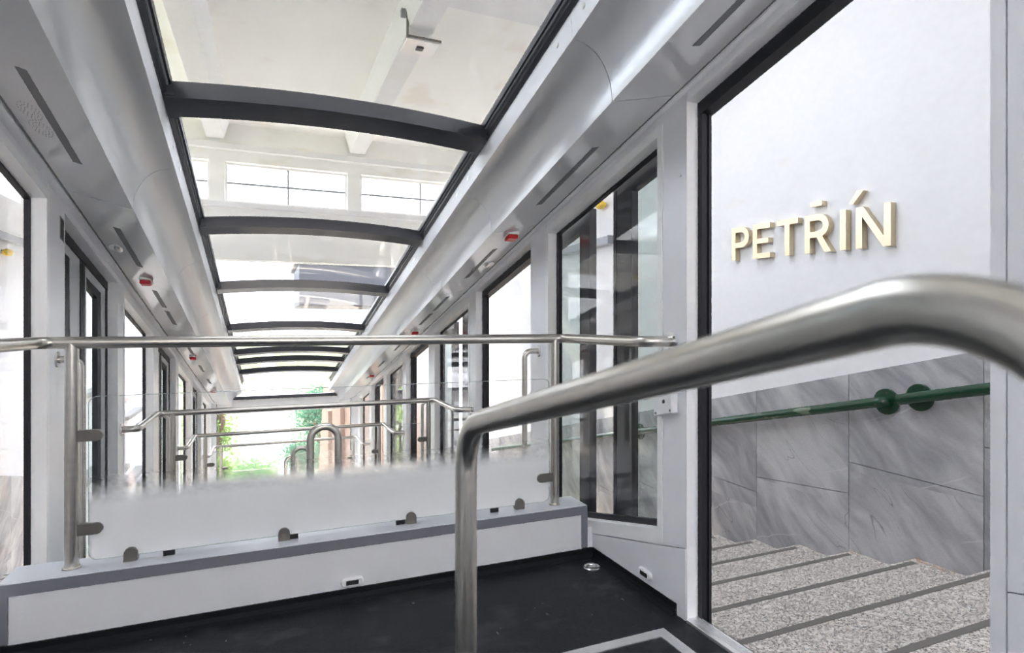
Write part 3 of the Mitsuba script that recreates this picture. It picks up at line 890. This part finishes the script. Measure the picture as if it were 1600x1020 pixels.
# luminaires and yellow fittings on the two walls
for s, nm, xw, y0, y1, z, yy, yz in ((1, "right", XR, 5.40, 6.75, 0.955, 5.62, 1.36), (-1, "left", XL, 7.7, 9.16, 1.055, 8.6, 0.87)):
    t = thing("wall_luminaire", f"long slim grey wall luminaire on the {nm} station wall, seen through the car window", "wall lamp", "wall luminaires in the station")
    xx = (xw - 0.11, xw - 0.03) if s > 0 else (xw + 0.03, xw + 0.11)
    obj(t + "__housing", box(xx[0], xx[1], y0, y1, z - 0.055, z + 0.03, 0.006), pr("mat_luminaire", (0.36, 0.37, 0.41), 0.4) if "mat_luminaire" not in scene else "mat_luminaire")
    obj(t + "__end_cap", box(xx[0] - 0.002, xx[1] + 0.002, y0 - 0.025 if s > 0 else y1, y0 if s > 0 else y1 + 0.025, z - 0.057, z + 0.032, 0.004), "mat_grey_trim")
    obj(t + "__bracket", box(min(xw - 0.035 * s, xw), max(xw - 0.035 * s, xw), y0 + 0.3, y0 + 0.4, z - 0.04, z + 0.02), "mat_aluminium")
    t = thing("yellow_fitting", f"small yellow fitting on the {nm} station wall near the luminaire", "wall fitting", "yellow wall fittings in the station")
    m = trimesh.creation.icosphere(2, 1.0)
    m.apply_scale((0.05, 0.085, 0.045))
    m.apply_translation((xw - s * 0.06, yy, yz))
    obj(t + "__body", m, "mat_yellow", True)
    obj(t + "__mount", box(min(xw - s * 0.06, xw), max(xw - s * 0.06, xw), yy - 0.02, yy + 0.02, yz - 0.015, yz + 0.03), "mat_frame_grey")

# ceiling with beams, end wall with the clerestory
sc_ = struct("ceiling_station", "cream plastered station ceiling with white beams above the glass roof", "ceiling")
ROOF_LIGHTS = [(-2.2, 2.5, 2.5, 3.85), (-2.7, 3.3, -5.8, -1.9)]     # glazed openings across the hall, x0 x1 y0 y1
slab = cs(rect(XL - 0.25, XR + 0.25, YB, YE + 0.3))
for r_ in ROOF_LIGHTS:
    slab = slab - cs(rect(*r_))
obj("ceiling_station__slab", prism_z(slab, ZC, ZC + 0.25), "mat_cream")
for n_, (x0, x1, y0, y1), lb in zip((10, 11), ROOF_LIGHTS, ("glazed roof light in the station ceiling above the first car step", "glazed roof light in the station ceiling behind the uphill end of the car")):
    rl = struct(f"window_{n_}", lb, "window")
    for i in range(5):
        x = x0 + (x1 - x0) * i / 4
        obj(rl + "__glazing_bar", box(x - 0.03, x + 0.03, y0, y1, ZC + 0.16, ZC + 0.24), "mat_plaster")
        if i < 4:
            xq = x0 + (x1 - x0) * (i + 1) / 4
            obj(rl + "__pane", sheet([(x, y0, ZC + 0.2), (xq, y0, ZC + 0.2), (xq, y1, ZC + 0.2), (x, y1, ZC + 0.2)]), "mat_glass")
for xb in (-0.72, 1.34):
    prof = [(xb - 0.20, ZC + 0.01), (xb - 0.115, 2.80), (xb + 0.115, 2.80), (xb + 0.20, ZC + 0.01)]
    obj("ceiling_station__beam", prism_y(prof, 4.2, YE - 0.1), "mat_plaster")
for y in (4.15, -1.6):
    obj("ceiling_station__cross_beam", box(XL, XR, y, y + 0.62, 2.72, ZC + 0.01), "mat_plaster")
ew = struct("wall_station_end", "white clerestory wall at the open downhill end of the station hall", "wall")
sec = cs(rect(XL - 0.25, XR + 0.25, 1.02, ZC))
bays = [(XL + 0.05, -0.81), (-0.60, 1.20), (1.41, XR - 0.05)]
for a, b in bays:
    sec = sec - cs(rect(a, b, 1.905, 2.50))
obj("wall_station_end__masonry", prism_y(sec, YE, YE + 0.3), "mat_cream")
obj("wall_station_end__ledge", box(XL, XR, YE - 0.10, YE + 0.02, 2.66, 2.75, 0.006), "mat_plaster")
obj("wall_station_end__ledge", box(XL, XR, YE - 0.07, YE + 0.02, 1.80, 1.875, 0.006), "mat_plaster")
for a, b in bays:
    fr = ring(rect(a, b, 1.905, 2.50), rect(a + 0.03, b - 0.03, 1.93, 2.475))
    f_ = obj("wall_station_end__clerestory_window", prism_y(fr, YE + 0.1, YE + 0.15), "mat_plaster")
    obj(f_ + "__glazing_bar", join(box(a, b, YE + 0.115, YE + 0.135, 2.186, 2.21), box((a + b) / 2 - 0.012, (a + b) / 2 + 0.012, YE + 0.115, YE + 0.135, 1.91, 2.5)), "mat_frame_grey")
    obj(f_ + "__pane", sheet([(a, YE + 0.125, 1.905), (b, YE + 0.125, 1.905), (b, YE + 0.125, 2.5), (a, YE + 0.125, 2.5)]), "mat_glass")
bw = struct("wall_station_back", "plain white wall at the uphill end of the station hall", "wall")
obj("wall_station_back__masonry", box(XL - 0.25, XR + 0.25, YB - 0.25, YB, -3, ZC), "mat_plaster")

t = thing("ceiling_fitting", "flat square fitting with dark centre hung on a rod below the station beam", "ceiling fitting")
px, py, pz = 1.36, 5.55, 2.70
obj(t + "__housing", box(px - 0.16, px + 0.16, py - 0.16, py + 0.16, pz, pz + 0.035, 0.006), "mat_aluminium")
obj(t + "__lens", box(px - 0.035, px + 0.035, py - 0.035, py + 0.035, pz - 0.012, pz + 0.002, 0.004), "mat_dark_lens")
obj(t + "__bracket", join(box(px - 0.165, px - 0.147, py - 0.18, py - 0.158, pz, ZC), box(px - 0.165, px + 0.17, py - 0.17, py - 0.158, pz + 0.012, pz + 0.03)), "mat_clamp")
obj(t + "__cable_box", box(px - 0.22, px - 0.17, py - 0.2, py - 0.15, 2.88, 2.95, 0.004), "mat_frame_grey")

# ------------------------------------------------------------------ outside, down the track
gd = struct("ground", "sloping gravel track bed and grass banks below the station", "ground")
gx = np.array([-400, -120, -50, -20, -9, -6, -4.2, -3.2, -1.6, C, 2.2, 3.8, 4.8, 6.5, 10, 25, 60, 140, 400.0])
gy = np.concatenate([np.linspace(-8, 12, 11), np.linspace(14, 70, 29), np.array([80, 95, 120, 160, 240, 400, 700, 1500.0])])


def gz(x, y):
    run = np.minimum(y, 62) + 0.12 * np.clip(y - 62, 0, 130) * 1.0
    base = -2.05 - S * run
    bank = np.where(np.abs(x - C) > 4, np.minimum((np.abs(x - C) - 4) * 0.16, 2.5), 0) * np.clip((y - 11) / 6, 0, 1)
    return base + bank


GX, GY = np.meshgrid(gx, gy)
GZ = gz(GX, GY) + 0.25 * (meshkit.noise(np.stack([GX * 0.3, GY * 0.3, 0 * GX], -1), 3) - 0.5) * (np.abs(GX - C) > 4)
v = np.stack([GX, GY, GZ], -1).reshape(-1, 3)
nx, ny = len(gx), len(gy)
f = [(i * nx + j, i * nx + j + 1, (i + 1) * nx + j + 1) for i in range(ny - 1) for j in range(nx - 1)] + [(i * nx + j, (i + 1) * nx + j + 1, (i + 1) * nx + j) for i in range(ny - 1) for j in range(nx - 1)]
obj("ground__terrain", trimesh.Trimesh(v, f, process=False), "mat_ground", True)
t = thing("railway_track", "pale funicular track running straight downhill beyond the windscreen", "railway track")
gs = lambda y: -2.05 - S * y
for x in (C - 0.72, C + 0.72):
    obj(t + "__rail", prism_x([(-2, gs(-2) + 0.16), (60, gs(60) + 0.16), (60, gs(60) + 0.28), (-2, gs(-2) + 0.28)], x - 0.035, x + 0.035), "mat_rail_steel")
sl = mikit.ply(box(C - 1.15, C + 1.15, -0.12, 0.12, -0.02, 0.15, 0.015), "mat_concrete")
for i in range(44):
    y = 11.5 + 1.05 * i
    add(t + "__sleeper", {**sl, "to_world": T().translate([0, y, gs(y)])})


def tree(name, label, x, y, h, rad, leaf, n, seed, trunk=0.4, group="trees beside the track", base=None):
    r_ = np.random.default_rng(seed)
    t = thing(name, label, "tree", group)
    z = float(gz(np.array(x), np.array(y))) if base is None else base
    tr = [tube([(x, y, z - 0.2), (x + 0.1 * h * r_.uniform(-.3, .3), y, z + h * trunk), (x + 0.1 * h * r_.uniform(-.5, .5), y, z + h * 0.8)], 0.02 * h + 0.03, 0.3, 8, 3)]
    for i in range(6):
        a = r_.uniform(0, 2 * np.pi)
        zz_ = z + h * r_.uniform(trunk * 0.8, 0.65)
        tr.append(tube([(x, y, zz_), (x + 0.7 * rad * math.cos(a), y + 0.7 * rad * math.sin(a), zz_ + 0.25 * h)], 0.012 * h, 0, 6))
    obj(t + "__trunk", join(*tr), "mat_bark", 40)
    cl = r_.normal(0, 1, (26, 3))
    cl /= np.linalg.norm(cl, axis=1, keepdims=True)
    cl *= r_.uniform(0.35, 0.85, (26, 1))
    c = np.array([x, y, z + h * (0.5 + trunk / 2)]) + cl * np.array([rad, rad, h * (0.5 - trunk / 2)])
    pc = c[r_.integers(0, 26, n)] + r_.normal(0, 0.2, (n, 3)) * np.array([rad, rad, rad])
    sz = 0.035 * rad + 0.05
    u = r_.normal(0, 1, (n, 3))
    u /= np.linalg.norm(u, axis=1, keepdims=True)
    w = np.cross(u, r_.normal(0, 1, (n, 3)))
    w /= np.linalg.norm(w, axis=1, keepdims=True)
    s_ = sz * r_.uniform(0.6, 1.3, (n, 1))
    vv = np.stack([pc - u * s_, pc + w * s_ * 0.55, pc + u * s_, pc - w * s_ * 0.55], 1).reshape(-1, 3)
    b = np.arange(n) * 4
    ff = np.vstack([np.c_[b, b + 1, b + 2], np.c_[b, b + 2, b + 3]])
    k_ = obj(t + "__foliage", trimesh.Trimesh(vv, ff, process=False), leaf)
    labels[k_] = {"kind": "stuff"}


tree("broadleaf_tree", "bright green leafy tree at the left edge of the windscreen", -2.2, 29.5, 7.2, 1.25, "mat_leaf_bright", 2600, 1)
tree("broadleaf_tree", "bright green slender tree low in the windscreen, left of the brick post", -1.9, 22.5, 3.4, 0.75, "mat_leaf_bright", 1200, 2)
tree("broadleaf_tree", "mid green bushy tree beyond the footbridge in the middle of the windscreen", -1.2, 52, 3.6, 2.3, "mat_leaf_mid", 1800, 3)
tree("broadleaf_tree", "bluish green tree beyond the footbridge, right of the middle of the windscreen", 3.4, 58, 5.5, 2.4, "mat_leaf_dark", 3000, 4)
tree("broadleaf_tree", "dark bluish green tree behind the pink wall at the top right of the windscreen", 5.6, 64, 11, 3.0, "mat_leaf_dark", 3500, 5)
tree("broadleaf_tree", "pale green tree far off above the footbridge", 6.5, 85, 10, 2.6, "mat_leaf_mid", 2500, 6)
tree("broadleaf_tree", "yellow green bush at the foot of the slope in the middle of the windscreen", -0.6, 64, 3.0, 2.2, "mat_leaf_bright", 2000, 8, 0.15)
# pink retaining wall on the right, running downhill
t = thing("retaining_wall", "pale pink rendered retaining wall running downhill on the right of the track", "wall")
RX = 2.25
obj(t + "__wall", prism_x([(12.5, gs(12.5) - 0.6), (31, gs(31) - 0.6), (26.5, gs(27) + 6.3), (12.5, gs(12.5) + 4.4)], RX, RX + 0.5), "mat_pink")
for y in (15, 19, 23):
    obj(t + "__pilaster", box(RX - 0.14, RX + 0.1, y, y + 0.6, gs(y) - 1, gs(y) + 4.4), "mat_pink")
t = thing("covered_gallery", "long grey covered gallery crossing the gap above the pink wall", "gallery")
obj(t + "__hall", box(0.75, 3.9, 16.0, 19.5, 0.55, 1.66, 0.02), "mat_gallery")
obj(t + "__roof_edge", box(0.65, 3.95, 15.9, 19.6, 1.66, 1.76, 0.02), "mat_concrete")
for x in (3.1,):
    obj(t + "__column", box(x, x + 0.3, 17.4, 17.7, gs(17.5) - 0.5, 0.56, 0.02), "mat_concrete")
# footbridge
t = thing("footbridge", "white footbridge crossing above the track in front of the trees", "bridge")
yb_ = 38
zb = gs(yb_) + 1.5
obj(t + "__deck", box(-7, 1.9, yb_, yb_ + 2.2, zb - 0.35, zb, 0.02), "mat_concrete")
obj(t + "__parapet", box(-7, 1.9, yb_, yb_ + 0.1, zb, zb + 0.22), "mat_concrete")
for i in range(6):
    obj(t + "__railing_post", box(-6.5 + 1.4 * i, -6.44 + 1.4 * i, yb_ + 0.02, yb_ + 0.08, zb + 0.2, zb + 1.15), "mat_rail_steel")
obj(t + "__railing", tube([(-7, yb_ + 0.05, zb + 1.15), (1.9, yb_ + 0.05, zb + 1.15)], 0.03, 0, 8), "mat_rail_steel")
obj(t + "__pier", box(-3.3, -2.7, yb_ + 0.4, yb_ + 1.6, gs(yb_) - 1, zb - 0.34), "mat_concrete")
t = thing("brick_post", "red brick post with a white band beside the track", "post")
obj(t + "__shaft", box(-1.25, -0.95, 25.0, 25.3, gs(25) - 0.4, gs(25) + 1.7), "mat_brick_red")
obj(t + "__band", box(-1.27, -0.93, 24.98, 25.32, gs(25) + 0.75, gs(25) + 0.9), "mat_plaster")
obj(t + "__cap", box(-1.29, -0.91, 24.96, 25.34, gs(25) + 1.7, gs(25) + 1.78, 0.01), "mat_concrete")

# beside the downhill end of the station, right: a slatted screen, then white garden walls
t = thing("slatted_screen", "dark horizontal slatted screen seen through the second right window", "screen")
for i in range(11):
    z = gs(11) + 0.75 + 0.34 * i
    obj(t + "__slat", box(4.2, 4.25, 10.15, 13.0, z, z + 0.2, 0.006), "mat_slat")
for y in (10.2, 11.6, 12.9):
    obj(t + "__post", box(4.26, 4.36, y, y + 0.1, gs(11) - 0.5, gs(11) + 4.4, 0.006), "mat_plaster")
t = thing("garden_wall", "white garden wall with a grey coping and dark base beyond the station on the right", "wall")
obj(t + "__wall", prism_x([(13.2, gs(13.2) - 0.5), (26, gs(26) - 0.5), (26, gs(26) + 9.5), (13.2, gs(13.2) + 6.5)], 4.1, 4.35), "mat_plaster")
obj(t + "__base", prism_x([(13.2, gs(13.2) - 0.5), (26, gs(26) - 0.5), (26, gs(26) + 0.8), (13.2, gs(13.2) + 0.8)], 4.0, 4.1), "mat_brick_red")
tree("garden_shrub", "green leafy shrub behind the slatted screen", 5.5, 12.3, 3.2, 1.1, "mat_leaf_mid", 2500, 11, 0.2, "garden shrubs", gs(12) + 0.2)
tree("garden_shrub", "low green shrub against the white garden wall", 3.3, 14.6, 1.0, 0.3, "mat_leaf_mid", 900, 12, 0.15, "garden shrubs", gs(14.6))
t = thing("terrace_wall", "pale orange terrace wall behind the slatted screen", "wall")
obj(t + "__wall", box(6.8, 7.1, 9.5, 15, gs(12) - 1, gs(12) + 3.4), "mat_pink")
obj(t + "__coping", box(6.7, 7.2, 9.5, 15, gs(12) + 3.4, gs(12) + 3.55), "mat_concrete")
t = thing("stepped_wall", "pale stepped garden wall with ledges beyond the station on the left", "wall")
obj(t + "__wall", prism_x([(10.1, gs(10) - 1), (34, gs(34) - 1), (34, gs(34) + 10.5), (10.1, gs(10) + 7.5)], -4.4, -4.1), "mat_plaster")
for i in range(6):
    y = 11 + 2.4 * i
    obj(t + "__ledge", box(-4.1, -3.8, y, y + 2.3, gs(y) + 2.2, gs(y) + 2.35, 0.01), "mat_concrete")
    obj(t + "__ledge", box(-4.1, -3.85, y, y + 2.3, gs(y) + 4.2, gs(y) + 4.32, 0.01), "mat_concrete")
